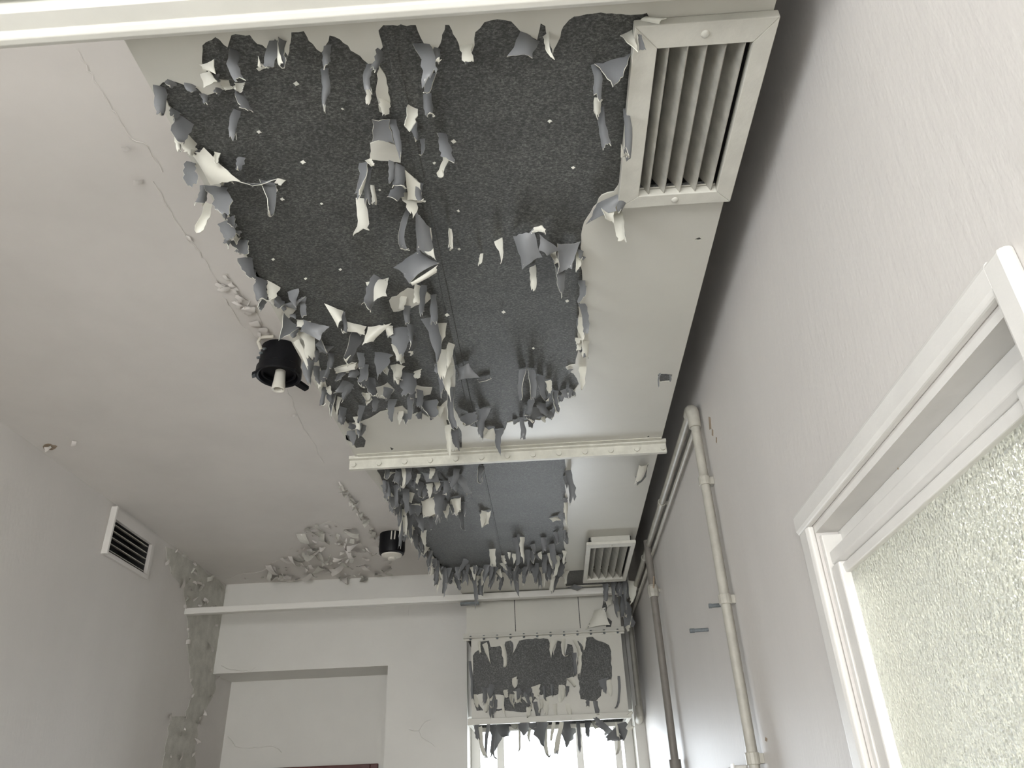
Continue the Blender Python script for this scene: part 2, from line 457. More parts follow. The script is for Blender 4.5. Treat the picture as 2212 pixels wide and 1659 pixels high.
# ------------------------------------------------------------------ the air duct
duct = empty('air_duct', 'long rectangular sheet metal ceiling duct with white paint peeling off its dark underside', 'duct')
DX0, DX1 = -.558, .372
FY = 2.125                                  # joint flange
V1 = (.205, .350, .745, 1.045)              # opening of the near vent (x0,x1,y0,y1)
V2 = (.205, .355, 3.06, 3.42)
def duct_section(y0, y1, xl0, xl1, hole):
    """hollow box with a hole for a vent in its underside"""
    x0, x1, a, b = hole
    mb = MB()
    def q(*p):
        i = len(mb.v); mb.v += list(p); mb.f.append(tuple(range(i, i+len(p))))
    t = .006; zt = ZC-.015
    def xl(y): return xl0+(xl1-xl0)*(y-y0)/(y1-y0)
    def plate(p):                            # p: quad in xy -> slab
        i = len(mb.v); n = len(p)
        mb.v += [(x, y, ZS) for x, y in p]+[(x, y, ZS+t) for x, y in p]
        mb.f.append(tuple(i+k for k in range(n))); mb.f.append(tuple(i+n+k for k in range(n-1, -1, -1)))
        for k in range(n): l = (k+1) % n; mb.f.append((i+k, i+n+k, i+n+l, i+l))
    plate([(xl(y0), y0), (DX1, y0), (DX1, a), (xl(a), a)])
    plate([(xl(a), a), (x0, a), (x0, b), (xl(b), b)])
    plate([(x1, a), (DX1, a), (DX1, b), (x1, b)])
    plate([(xl(b), b), (DX1, b), (DX1, y1), (xl(y1), y1)])
    mb.hexa([(DX1-t, y0, ZS), (DX1, y0, ZS), (DX1-t, y1, ZS), (DX1, y1, ZS), (DX1-t, y0, zt), (DX1, y0, zt), (DX1-t, y1, zt), (DX1, y1, zt)])
    mb.hexa([(xl0, y0, ZS), (xl0+t, y0, ZS), (xl1, y1, ZS), (xl1+t, y1, ZS), (xl0, y0, zt), (xl0+t, y0, zt), (xl1, y1, zt), (xl1+t, y1, zt)])
    mb.hexa([(xl0, y0, zt), (DX1, y0, zt), (xl1, y1, zt), (DX1, y1, zt), (xl0, y0, zt+t), (DX1, y0, zt+t), (xl1, y1, zt+t), (DX1, y1, zt+t)])
    return mb.build('duct_section', M['bare'], duct)
sec1 = duct_section(.40, FY, DX0, DX0, V1)
sec2 = duct_section(FY+.012, 3.80, DX0, -.405, V2)
def soff(p, d): return (p[0], p[1], ZS-d)
def to_s(poly): return [tuple(onz(x, y, ZS)[:2]) for x, y in poly]
TH = .0022
# bare metal outline of the near section, as torn in the picture
bare1 = [(437,135),(438,96),(465,78),(492,100),(500,74),(540,73),(556,92),(585,108),(594,82),(606,94),(622,118),(629,68),(657,66),(668,86),(694,112),
 (700,105),(712,74),(735,84),(768,112),(800,140),(812,128),(826,100),(818,64),(828,53),(898,52),(903,66),(916,92),(934,132),(944,112),(962,52),(970,52),(990,92),(1008,128),(1022,106),(1026,68),
 (1046,46),(1075,40),(1104,45),(1124,66),(1160,84),(1168,48),(1178,54),(1181,78),(1194,116),(1210,78),(1222,48),(1240,34),(1290,26),(1340,28),(1372,30),(1398,26),(1404,40),
 (1392,120),(1378,250),(1360,376),(1340,386),(1326,412),(1300,420),(1282,446),(1262,480),(1258,492),(1256,520),(1254,572),(1262,640),(1250,662),(1248,700),(1251,750),(1242,786),
 (1222,792),(1238,806),(1250,828),(1240,842),(1214,850),(1208,866),(1196,896),(1166,906),(1126,910),(1096,912),(1086,934),(1078,944),(1050,926),(1012,916),(992,902),(978,874),(966,862),
 (946,884),(926,900),(900,890),(880,900),(850,880),(822,888),(800,902),(775,912),(752,914),(732,900),(716,866),(704,830),(690,790),(682,748),(668,724),(640,712),(622,690),(640,668),(612,660),(588,640),(566,618),
 (550,598),(532,548),(512,510),(500,476),(480,440),(470,410),(486,388),(506,396),(494,374),(458,346),(424,326),(402,316),(374,290),(388,250),(352,212),(340,190),(352,176),(380,174),(428,190),(440,204),(470,196),(498,186),(494,172),(470,170),(450,160)]
isl1 = [[(818,140),(832,160),(843,218),(832,244),(820,240),(812,196)], [(800,308),(826,300),(862,318),(866,350),(834,346),(800,344)],
 [(840,648),(880,622),(918,626),(934,640),(916,656),(880,664),(850,672)], [(946,760),(972,752),(984,800),(982,840),(966,846),(950,806)],
 [(722,796),(760,782),(776,786),(770,800),(728,806)], [(812,836),(838,826),(852,842),(838,862),(816,858)], [(892,832),(934,836),(930,850),(898,858)], [(838,884),(870,876),(886,890),(862,912),(836,906)],
 [(874,368),(908,396),(912,436),(884,432)]]
b1 = to_s(jitter_poly(bare1, 10, 2.4, 3))
def clampx(poly, a, b): return [(min(max(x, a), b), y) for x, y in poly]
vh1 = [(V1[0], V1[2]), (V1[1], V1[2]), (V1[1], V1[3]), (V1[0], V1[3])]
outer1 = [(DX0, .40), (DX1, .40), (DX1, FY), (DX0, FY)]
# bare holes of the white margins (small chips)
chips1 = [[(1438,806),(1452,808),(1448,822),(1426,824),(1420,808)], [(1500,515),(1510,511),(1516,516),(1508,517)], [(746,938),(778,938),(790,950),(786,966),(770,968),(760,954),(748,950)],
          [(964,905),(984,908),(996,930),(998,972),(980,980),(968,960),(970,930)], [(1392,946),(1402,940),(1406,956),(1398,958)], [(842,964),(852,968),(846,972)]]
sheet('paint_sheet', outer1, [b1, vh1]+[to_s(jitter_poly(c, 8, 1.5, i)) for i, c in enumerate(chips1)], [to_s(jitter_poly(p, 9, 2, i)) for i, p in enumerate(isl1)], soff, TH, M['soffit'], sec1)
bare2 = [(812,1005),(1222,985),(1221,1050),(1222,1100),(1216,1150),(1222,1190),(1215,1232),(1190,1240),(1180,1224),(1150,1228),(1120,1240),(1085,1236),(1050,1244),(1010,1240),(985,1246),(960,1244),(945,1222),(930,1190),(910,1168),(890,1130),(868,1100),(850,1070),(832,1046)]
isl2 = [[(910,1084),(938,1072),(948,1100),(936,1112),(914,1116)],[(890,1092),(906,1090),(908,1106),(892,1108)],[(972,1080),(994,1076),(996,1104),(986,1114),(974,1100)]]
bare2b = [(1222,1212),(1268,1210),(1290,1205),(1360,1208),(1368,1264),(1300,1266),(1222,1270)]
vh2 = [(V2[0], V2[2]), (V2[1], V2[2]), (V2[1], V2[3]), (V2[0], V2[3])]
outer2 = [(DX0, FY+.012), (DX1, FY+.012), (DX1, 3.80), (-.405, 3.80)]
b2 = [(max(x, -.545), max(y, FY+.03)) for x, y in to_s(jitter_poly(bare2, 10, 2.2, 5))]
b2b = [(min(x, .368), min(max(y, 3.44), 3.70)) for x, y in to_s(jitter_poly(bare2b, 10, 1.2, 6))]
sheet('paint_sheet', outer2, [b2, b2b, vh2], [to_s(jitter_poly(p, 9, 2, i)) for i, p in enumerate(isl2)], soff, TH, M['soffit'], sec2)
# painted side of the duct facing the corridor
for sc, ya, yb, xa, xb in ((sec1, .40, FY, DX0, DX0), (sec2, FY+.012, 3.80, DX0, -.405)):
    MB().hexa([(xa-.002, ya, ZS), (xa, ya, ZS), (xb-.002, yb, ZS), (xb, yb, ZS), (xa-.002, ya, ZC-.012), (xa, ya, ZC-.012), (xb-.002, yb, ZC-.012), (xb, yb, ZC-.012)]).build('side_paint', M['soffit'], sc)
# seam strips along the duct (standing folds of the sheet metal)
MB().prism([(-.188, ZS), (-.186, ZS-.0019), (-.174, ZS-.0019), (-.172, ZS)], 1, .42, FY).build('seam', M['bare'], sec1)
MB().prism([(-.183, ZS), (-.182, ZS-.0015), (-.178, ZS-.0015), (-.177, ZS)], 1, FY+.02, 3.78).build('seam', M['bare'], sec2)
# joint flange with rivets
fl = MB().prism([(FY-.012, ZS+.002), (FY-.012, ZS-.008), (FY, ZS-.010), (FY, ZS-.038), (FY+.014, ZS-.038), (FY+.014, ZS+.002)], 0, -.578, .386).build('joint_flange', M['flange'], duct, .0015)
for i in range(13):
    x = -.565+.94*i/12
    MB().prism([(x+.0085*math.cos(k*math.pi/4), ZS-.024+.0085*math.sin(k*math.pi/4)) for k in range(8)], 1, FY-.0065, FY+.002).build('bolt', M['flange'], fl, .001)
MB().box(-.55, .37, FY-.03, FY-.012, ZS-.004, ZS).build('flange_lip', M['flange'], duct)

# --- flaps of the near section, drawn from the picture: x0,y0,x1,y1,w0,w1,kind
S1 = """345 186 340 262 22 14 g|400 256 376 314 46 18 g|415 300 392 322 30 20 w|412 350 416 402 18 28 g|442 400 434 442 16 16 g|466 402 480 472 38 32 g|452 440 430 506 14 18 w
490 476 504 526 34 22 g|500 505 490 532 14 12 g|514 518 536 556 32 22 g|530 556 546 602 28 22 g|566 602 558 656 26 20 g|576 632 560 672 16 12 g|590 612 576 646 28 16 w|586 640 614 664 22 18 g
634 626 640 662 22 8 g|656 642 655 692 12 13 g|660 712 666 796 34 14 w|640 735 668 792 18 10 w|740 674 745 732 9 7 g|772 722 740 802 28 26 g|858 708 870 772 46 16 g|866 764 869 788 12 9 w
886 700 890 752 18 9 g|880 660 886 702 14 12 g|778 762 776 802 15 11 g|772 798 754 816 22 13 g|830 762 810 816 36 13 g|850 788 856 832 13 13 w|884 806 886 856 34 26 g|758 828 724 852 26 12 g|758 828 740 872 18 7 g
796 816 822 866 28 15 g|792 850 788 874 26 16 w|810 856 808 892 13 12 g|842 838 834 868 22 18 g|848 862 845 922 16 8 g|886 856 885 908 17 13 g|922 866 926 912 38 26 g|702 836 695 888 10 9 g|722 850 715 906 10 6 g|734 858 728 900 9 6 w
768 900 770 932 12 9 w|782 876 774 926 12 10 g|756 930 762 966 18 8 g|786 918 776 946 14 8 g|830 216 822 246 28 15 w|846 258 864 348 16 9 g|796 344 806 360 13 13 w|784 352 776 432 18 22 g|777 428 774 509 20 36 w|798 362 796 438 11 11 g
804 400 800 452 8 9 w|846 348 840 402 13 9 g|864 356 862 412 24 28 g|868 402 844 434 26 30 g|882 416 894 472 38 12 w|906 394 912 442 15 11 g|882 452 874 562 11 17 g|918 498 943 562 32 12 w|892 232 880 292 24 15 w|892 266 900 316 15 7 g
912 94 926 168 32 30 g|930 160 920 208 22 14 g|922 202 931 257 15 17 g|956 288 966 348 19 26 g|966 340 960 392 15 19 w|972 494 968 554 7 15 w|1076 518 1086 574 18 5 w|1041 548 1038 574 7 9 w|506 108 520 182 22 17 g
514 186 536 242 15 28 g|518 180 520 206 16 16 w|512 238 508 301 15 15 g|592 88 576 167 22 23 g|610 86 600 152 15 13 g|706 98 708 142 15 12 g|700 148 690 236 17 8 g|802 138 790 192 15 13 g|822 108 812 154 18 13 g|796 188 790 226 11 9 w
1006 96 1022 142 22 20 w|946 104 938 142 14 10 g|1180 74 1193 124 16 11 w|1286 138 1290 214 15 17 g|1292 212 1287 254 17 9 w|1298 232 1310 321 15 18 g|1352 234 1354 372 12 15 g|1352 72 1374 112 22 14 w|1350 418 1330 472 16 9 g
1330 462 1354 527 22 28 w|1152 494 1182 502 18 14 w|1206 556 1215 648 28 19 g|1150 576 1156 632 15 11 w|1250 546 1243 592 17 7 w|1194 542 1200 572 16 12 w|1256 606 1255 652 15 17 g|1256 656 1266 722 15 17 g|1258 686 1262 742 18 11 w|1250 736 1248 758 14 10 w
1264 736 1273 782 18 14 w|1258 792 1258 852 16 10 w|1130 798 1128 872 15 12 g|1146 798 1146 862 17 15 g|1148 862 1140 904 15 13 g|1166 812 1186 882 17 11 g|1200 846 1209 898 11 11 g|1184 822 1190 850 14 10 w|1162 882 1138 914 30 22 g|1125 904 1130 948 9 14 g
1048 882 1040 948 20 9 g|1080 928 1084 988 17 8 g|1012 892 1026 918 38 30 g|936 636 936 702 13 17 g|926 686 946 794 28 11 g|956 698 946 762 24 11 w|966 756 955 818 32 15 w|976 742 972 798 16 10 w|950 796 955 854 13 13 g|972 788 968 862 22 11 w
976 836 986 934 15 15 g|968 918 974 986 14 9 w|982 930 990 978 16 10 g|974 950 986 974 16 14 w|916 616 914 682 15 11 g|904 616 898 654 16 12 w|872 640 866 676 14 10 w|820 600 798 676 34 26 g|898 738 886 772 16 12 g|688 738 706 764 18 10 g|912 300 905 345 10 6 g
470 330 466 356 10 8 w|522 340 512 376 16 9 g|598 388 612 396 14 20 w|575 392 570 487 30 10 g|592 402 596 418 8 6 w|1168 872 1180 900 20 12 g|1216 842 1226 862 14 8 g|1236 846 1240 858 10 8 g|1180 890 1196 908 16 10 g|1148 906 1150 926 14 12 g
668 770 676 832 24 16 g|684 790 690 836 14 8 g|712 770 700 826 8 10 g|690 826 694 838 10 8 w|740 800 730 824 18 12 g|856 742 862 792 20 12 w|830 790 836 812 16 10 w|906 842 902 880 16 12 g|936 878 930 914 14 8 g|866 888 862 918 12 8 w|1426 806 1424 838 4 3 g|1448 810 1446 828 4 3 g"""
for ln in S1.replace('\n', '|').split('|'):
    a = ln.split(); strip(sec1, *[float(v) for v in a[:6]], a[6])
P1 = [([(408,325),(440,318),(520,392),(455,400)],'w',(0,0,.03,.02)), ([(612,675),(652,706),(626,722),(602,736)],'g',(0,.01,.05,.07)), ([(655,690),(712,706),(690,736),(648,716)],'g',(.01,.03,.06,.03)),
 ([(680,745),(722,748),(706,766),(690,761)],'g',(.0,.0,.02,.02)), ([(700,655),(742,672),(738,692),(730,708)],'w',(0,.01,.04,.05)), ([(746,694),(792,705),(788,724),(750,716)],'w',(0,0,.02,.02)),
 ([(795,706),(846,698),(806,738),(782,746)],'w',(0,0,.03,.04)), ([(828,699),(849,704),(850,722),(838,730)],'w',(0,0,.02,.02)), ([(722,796),(772,782),(768,798),(724,806)],'w',(0,0,.01,.02)),
 ([(803,258),(842,258),(852,310),(804,306)],'g',(.01,.01,.02,.02)), ([(895,444),(928,490),(941,556),(900,542)],'g',(.0,.02,.05,.04)), ([(850,578),(905,540),(949,568),(884,612)],'g',(.03,.02,.05,.08)),
 ([(884,612),(946,572),(944,588),(890,618)],'w',(.08,.05,.06,.082)), ([(1124,68),(1166,90),(1150,126),(1095,122)],'g',(0,0,.035,.04)), ([(1284,138),(1366,112),(1346,166),(1324,188)],'g',(.01,0,.04,.06)),
 ([(1290,440),(1346,414),(1332,456),(1265,486)],'g',(0,0,.03,.02)), ([(1296,446),(1330,440),(1326,482),(1308,472)],'w',(.01,.01,.05,.05)), ([(1108,510),(1152,493),(1172,556),(1128,582)],'g',(.0,.0,.04,.05)),
 ([(1165,505),(1212,541),(1182,552),(1164,541)],'g',(.01,.02,.04,.03)), ([(1204,526),(1254,521),(1236,582),(1204,592)],'g',(.01,.0,.04,.05)), ([(1046,930),(1066,925),(1082,956),(1034,946)],'w',(0,0,.03,.03)),
 ([(984,796),(1012,785),(1036,816),(990,821)],'g',(0,0,.03,.03)), ([(500,388),(560,396),(600,386),(545,402)],'g',(0,.01,.01,.02)), ([(430,140),(462,128),(466,160),(438,150)],'w',(.01,.02,.03,.02)),
 ([(790,610),(840,600),(836,640),(800,660)],'w',(.0,.0,.06,.06)), ([(874,366),(908,396),(914,437),(880,432)],'w',(0,.01,.03,.02)), ([(1030,820),(1060,815),(1062,818),(1034,826)],'g',(0,0,.01,.01)),
 ([(1380,44),(1396,36),(1440,40),(1424,52)],'w',(0,0,.02,.02)), ([(640,690),(672,694),(668,712),(640,706)],'w',(0,0,.02,.02)), ([(1376,72),(1386,74),(1396,108),(1380,110)],'g',(.018,.018,.03,.03)),
 ([(432,160),(452,150),(470,176),(440,190)],'w',(0,0,.015,.015)), ([(600,655),(618,660),(660,640),(640,670)],'g',(0,0,.02,.02))]
for pts, k, dr_ in P1: tear(sec1, pts, k, dr_)
# curled lips along the torn edges
def fringe(parent, poly, n, lmin, lmax, wmin, wmax, seed, white=.3, lean=8, closed=False, band=5):
    rnd = random.Random(seed)
    segs = list(zip(poly, poly[1:]+(poly[:1] if closed else [])));
    if not closed: segs = segs[:len(poly)-1]
    Ls = [math.hypot(b[0]-a[0], b[1]-a[1]) for a, b in segs]; tot = sum(Ls)
    for i in range(n):
        d = (i+rnd.random())/n*tot
        for (a, b), L in zip(segs, Ls):
            if d <= L: break
            d -= L
        x = a[0]+(b[0]-a[0])*d/L; y = a[1]+(b[1]-a[1])*d/L
        ln = rnd.uniform(lmin, lmax); w = rnd.uniform(wmin, wmax)
        x0 = x+rnd.uniform(-3, 3); y0 = y+rnd.uniform(-band, 3)
        ln *= rnd.choice((.5, .8, 1, 1, 1.2)); strip(parent, x0, y0, x0+rnd.uniform(-lean, lean), y0+ln, w*1.15, w*rnd.uniform(.15, .8), 'w' if rnd.random() < white*.7 else 'g')
fringe(sec1, bare1[88:112], 20, 12, 32, 8, 18, 21)
fringe(sec1, bare1[104:140], 24, 12, 30, 10, 20, 22, .45)
fringe(sec1, bare1[60:88], 16, 10, 26, 8, 16, 23)
rnd = random.Random(31)
for _ in range(12):
    x = rnd.uniform(690, 960); y = rnd.uniform(760, 890)
    if x < 690+(y-760)*.3: continue
    l = rnd.uniform(16, 42); w = rnd.uniform(8, 22)
    strip(sec1, x, y, x+rnd.uniform(-8, 8), y+l, w, w*rnd.uniform(.4, 1), 'w' if rnd.random() < .35 else 'g')
# loose specks of paint left on the bare metal
specks = [(655,350),(740,235),(640,180),(735,582),(660,602),(560,285),(980,305),(938,352),(990,455),(1238,362),(1188,262),(1225,650),(1088,674),(992,538),(820,410),(780,720),(590,560),(610,430),(1152,752),(966,680),(560,148),(695,440)]
for i, (x, y) in enumerate(specks):
    r_ = random.Random(i); s = r_.uniform(2.5, 7)
    tear(sec1, [(x-s, y), (x, y-s*.7), (x+s, y+r_.uniform(-2, 2)), (x-s*.2, y+s*.8)], 'w', (.0, .002, .006, .008), name='paint_speck', n=2)

# --- flaps of the far section
S2 = """836 1012 830 1038 12 9 g|860 1018 854 1046 14 10 g|872 1012 866 1066 9 6 w|882 1010 876 1052 13 9 g|900 1026 898 1062 7 9 g|986 1012 978 1057 14 9 g|990 1026 1012 1072 14 16 g|1041 1006 1035 1052 13 11 g|966 1040 958 1076 12 10 g
856 1048 855 1106 13 9 g|876 1056 877 1112 15 9 g|840 1046 838 1088 10 8 g|950 1060 948 1133 22 15 g|996 1106 1006 1152 12 9 g|872 1100 866 1172 13 11 w|882 1116 889 1167 13 9 g|906 1112 916 1153 18 12 g|916 1146 919 1184 12 8 w
1226 1016 1233 1087 12 20 g|1223 1086 1226 1142 9 6 w|1111 1162 1116 1233 11 9 g|1129 1160 1136 1218 11 7 w|1064 1186 1069 1234 13 13 w|1176 1162 1174 1194 11 9 g|1190 1176 1201 1228 13 11 g|1008 1208 990 1237 13 9 g|1046 1104 1040 1140 16 10 w
905 1024 902 1048 9 6 w|935 1012 930 1036 12 9 w|945 1040 940 1066 14 8 g|922 1050 916 1078 16 10 g|890 1064 888 1092 12 8 w|962 1080 958 1110 14 8 g|1000 1086 1002 1118 10 6 g|930 1120 934 1150 10 6 g|1200 1150 1206 1176 10 6 g|1150 1176 1156 1200 10 6 g|1222 1150 1226 1180 10 6 g|1086 1200 1090 1222 10 6 w|958 1226 957 1290 11 8 g|944 1210 942 1272 9 7 g|1022 1242 1028 1314 10 8 g|1042 1250 1046 1290 15 12 g|1112 1236 1117 1294 11 7 g|1196 1222 1190 1284 9 8 w|1226 1232 1222 1264 9 6 w|1084 1246 1078 1284 9 7 g|986 1240 990 1276 16 12 g|1004 1236 1000 1262 12 8 w|1160 1216 1156 1262 8 6 g|1140 1200 1146 1240 9 7 g|1206 1200 1196 1250 8 7 w|1064 1236 1058 1272 12 8 g"""
for ln in S2.replace('\n', '|').split('|'):
    a = ln.split(); strip(sec2, *[float(v) for v in a[:6]], a[6])
for pts, k, dr_ in [([(910,1082),(940,1071),(946,1110),(914,1119)],'w',(0,0,.05,.05)), ([(974,1078),(996,1074),(996,1102),(984,1114)],'w',(0,0,.04,.05)), ([(1036,1110),(1061,1103),(1056,1132),(1042,1140)],'w',(0,0,.04,.05)),
  ([(910,1020),(946,1017),(949,1042),(920,1042)],'g',(0,0,.03,.03)), ([(854,1014),(874,1021),(866,1047),(848,1041)],'g',(0,0,.03,.03)), ([(888,1090),(908,1088),(910,1108),(890,1110)],'w',(0,0,.01,.01)), ([(1186,1120),(1206,1116),(1212,1124),(1194,1128)],'w',(0,0,.02,.02)),
  ([(1372,1030),(1402,1002),(1396,1030),(1376,1050)],'g',(0,0,.03,.05)), ([(1380,1004),(1402,1000),(1390,1030),(1370,1046)],'w',(.03,.01,.04,.06)), ([(1222,1268),(1240,1262),(1262,1268),(1246,1276)],'g',(0,0,.02,.02))]:
    tear(sec2, pts, k, dr_)
fringe(sec2, [(826,1040),(850,1080),(880,1130),(905,1170),(930,1200),(950,1240)], 44, 18, 56, 5, 15, 41, .22, 9, band=14)
fringe(sec2, [(935,1228),(960,1244),(1010,1240),(1080,1238),(1140,1232),(1220,1236)], 62, 16, 46, 5, 15, 42, .3, 9, band=22)
fringe(sec2, [(1100,1196),(1150,1204),(1210,1212)], 14, 14, 40, 5, 11, 43, .35, 8, band=16)
fringe(sec2, [(840,1020),(880,1040),(930,1044),(990,1030)], 10, 14, 36, 8, 18, 44, .35, 6)
fringe(sec2, [(870,1080),(910,1100),(960,1090),(990,1100)], 8, 16, 40, 8, 18, 45, .35, 6)
fringe(sec2, [(1222,1010),(1222,1100),(1218,1150),(1220,1220)], 9, 10, 26, 5, 9, 46, .4, 4)
fringe(sec2, [(1306,1262),(1340,1256),(1366,1256)], 8, 20, 70, 6, 16, 47, .25, 6)

# ------------------------------------------------------------------ cross beams carrying the duct
zb = .985
nb = [(.668, zb+.022), (.664, zb+.008), (.655, zb+.001), (.646, zb), (.640, zb+.003), (.638, zb+.006), (.612, zb+.006), (.612, zb+.06), (.668, zb+.06)]
bm_ = MB().prism([(y-.668+.652, z-.985+.946) for y, z in nb], 0, XL, .368).build('cross_beam', M['gloss'], None, .0015)
# shift so that its far lower edge lies on the traced line
tag(bm_, 'thick cream painted cross beam with a rounded edge, nearest at the top', 'beam', 'beams under the duct')
MB().box(XL, .36, .555, .585, .97, 1.02).build('beam_batten', M['gloss'], bm_)
MB().box(-.53, .36, .645, .662, .988, .999).build('packing_strip', M['gloss'], bm_)
fb = MB().prism([(3.725, .992), (3.725, .966), (3.728, .963), (3.765, .963), (3.768, .966), (3.768, .992)], 0, XL, .372).build('cross_beam', M['wallfar'], None, .0015)
tag(fb, 'thin grey white cross beam at the far end below the duct', 'beam', 'beams under the duct')
MB().box(-.42, -.33, 3.735, 3.765, .945, .956).build('end_bracket', M['steel'], fb)

# ------------------------------------------------------------------ vents
def soffit_vent(root, x0, x1, y0, y1, hole, zt, drop, nb_, fw, seed):
    rnd = random.Random(seed); z0 = zt-drop
    hx0, hx1, hy0, hy1 = hole
    # mitred frame bars
    def bar(pts):
        p = [(x, y, z0) for x, y in pts]; t = [(x, y, zt) for x, y in pts]
        mb = MB(); b = 0
        mb.v = p+t; n = 4
        mb.f = [(0,1,2,3), (7,6,5,4)]+[(k, 4+k, 4+(k+1) % n, (k+1) % n) for k in range(n)]
        return mb.build('frame_bar', M['ventpaint'], root, .0016)
    bar([(x0, y0), (x1, y0), (hx1, hy0), (hx0, hy0)]); bar([(x1, y0), (x1, y1), (hx1, hy1), (hx1, hy0)])
    bar([(x1, y1), (x0, y1), (hx0, hy1), (hx1, hy1)]); bar([(x0, y1), (x0, y0), (hx0, hy0), (hx0, hy1)])
    p = (hx1-hx0)/nb_
    for i in range(nb_):
        a = hx0+p*(i+.02); b = a+p*.64
        MB().prism([(a, zt+.026), (a+.003, zt+.0275), (b+.001, z0+.005), (b-.001, z0+.003)], 1, hy0, hy1).build('louvre', M['louvre'], root, .0007)
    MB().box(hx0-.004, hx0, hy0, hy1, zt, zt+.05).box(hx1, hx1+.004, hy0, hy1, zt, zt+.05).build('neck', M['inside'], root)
    for yy in ((y0+hy0)/2, (y1+hy1)/2):
        MB().lathe((x0+x1)/2, yy, [(0.0001, z0-.003), (.004, z0-.0028), (.0062, z0-.001), (.0066, z0)], 14).build('screw', M['ventpaint'], root, smooth=True)
v1 = empty('air_vent', 'large cream louvred vent grille beside the wall on the near duct section', 'vent', 'vent grilles')
soffit_vent(v1, .172, .378, .703, 1.076, (.208, .348, .742, 1.047), ZS-.003, .016, 5, .03, 1)
v2 = empty('air_vent', 'small cream louvred vent grille hanging below the far end of the duct', 'vent', 'vent grilles')
soffit_vent(v2, .168, .362, 2.95, 3.50, (.186, .345, 2.995, 3.455), ZS-.034, .012, 5, .03, 2)
MB().box(.19, .345, 2.985, 3.005, ZS-.034, ZS-.002).build('collar', M['ventpaint'], v2, .002)
MB().box(.19, .345, 3.455, 3.475, ZS-.034, ZS-.002).build('collar', M['ventpaint'], v2, .002)
# wall vent
v3 = empty('air_vent', 'white framed louvred vent set in the left wall under the ceiling', 'vent', 'vent grilles')
fx0, fx1 = XL, XL+.014
ty0, ty1, tz0, tz1 = 2.915, 3.296, 1.012, 1.212
MB().box(fx0, fx1+.012, ty0, ty0+.012, tz0, tz1).build('frame_edge', M['doorpaint'], v3, .002)
for bxx in ((ty0+.012, ty1, vz1, tz1), (ty0+.012, ty1, tz0, vz0), (ty0+.012, vy0, vz0, vz1), (vy1, ty1, vz0, vz1)):
    MB().box(fx0, fx1, *bxx).build('frame_bar', M['wall'], v3, .002)
for i in range(5):
    z = vz0+.012+(vz1-vz0)*i/5
    MB().prism([(XL-.020, z+.006), (XL-.001, z), (XL-.001, z+.004), (XL-.020, z+.0085)], 1, vy0, vy1).build('louvre', M['louvre'], v3)
MB().box(XL-.09, XL-.001, vy0, vy0+.002, vz0, vz1).box(XL-.09, XL-.001, vy1-.002, vy1, vz0, vz1).box(XL-.09, XL-.001, vy0, vy1, vz0, vz0+.002).box(XL-.09, XL-.001, vy0, vy1, vz1-.002, vz1).build('shade_liner', M['inside'], v3)  # near-black faces painted as the shade of a deeper hole
MB().box(XL-.098, XL-.09, vy0-.01, vy1+.01, vz0-.01, vz1+.01).build('shade_plate', M['inside'], v3)  # dark colour stands in for the unlit depth behind the louvres

# ------------------------------------------------------------------ black ceiling fittings
def root_at(name, x, y, z, label, cat, group=None):
    return empty(name, label, cat, group)
f1 = empty('ceiling_fitting', 'round black ceiling fitting with white socket tube and broken clips', 'ceiling fitting', 'black ceiling fittings')
cx, cy = -.728, 1.85; R1 = .061; zb1 = ZC-.095
MB().lathe(cx, cy, [(.0001, ZC-.002), (R1*.94, ZC-.002), (R1*.96, zb1+.03), (R1*1.04, zb1+.026), (R1*1.05, zb1+.004), (R1*.98, zb1), (R1*.9, zb1+.003), (R1*.84, zb1+.02), (.0001, zb1+.022)], 40).build('housing', M['black'], f1, smooth=True)
MB().lathe(cx, cy, [(R1*.80, zb1+.018), (R1*.80, zb1+.010), (R1*.70, zb1+.010), (R1*.70, zb1+.018)], 32).build('inner_ring', M['black'], f1, smooth=True)
MB().lathe(cx+.004, cy+.002, [(.014, zb1+.03), (.0165, zb1-.012), (.0185, zb1-.030), (.0185, zb1-.038), (.0165, zb1-.040), (.0125, zb1-.038), (.011, zb1-.02), (.0001, zb1-.02)], 24).build('socket_tube', M['porcelain'], f1, smooth=True)
for ang, ln in ((50, .036), (195, .010), (-20, .006)):
    a = math.radians(ang); c, s_ = math.cos(a), math.sin(a)
    def loc(r, t, z): return (cx+c*r-s_*t, cy+s_*r+c*t, z)
    MB().hexa([loc(R1*.96, -.012, zb1+.004), loc(R1+ln, -.009, zb1-.004), loc(R1*.96, .012, zb1+.004), loc(R1+ln, .011, zb1-.004), loc(R1*.96, -.012, zb1+.014), loc(R1+ln, -.009, zb1+.006), loc(R1*.96, .012, zb1+.014), loc(R1+ln, .011, zb1+.006)]).build('clip', M['black'], f1, .001)
MB().tube([(cx-.040, cy-.052, ZC-.03), (cx-.046, cy-.064, ZC-.012), (cx-.036, cy-.074, ZC-.004), (cx-.018, cy-.078, ZC-.006), (cx, cy-.074, ZC-.004)], .0055, 8).build('wire', M['cable'], f1, smooth=True)
for k in range(3):
    a = math.radians(215+k*14)
    MB().tube([(cx+R1*.97*math.cos(a), cy+R1*.97*math.sin(a), zb1+.05+k*.008), (cx+R1*1.08*math.cos(a), cy+R1*1.08*math.sin(a), zb1+.046+k*.008)], .004, 6).build('terminal', M['steel'], f1, smooth=True)
f2 = empty('ceiling_fitting', 'small black drum ceiling fitting with pale dome beside the far duct', 'ceiling fitting', 'black ceiling fittings')
cx, cy = -.715, 3.49; R2 = .060; zb2 = ZC-.10
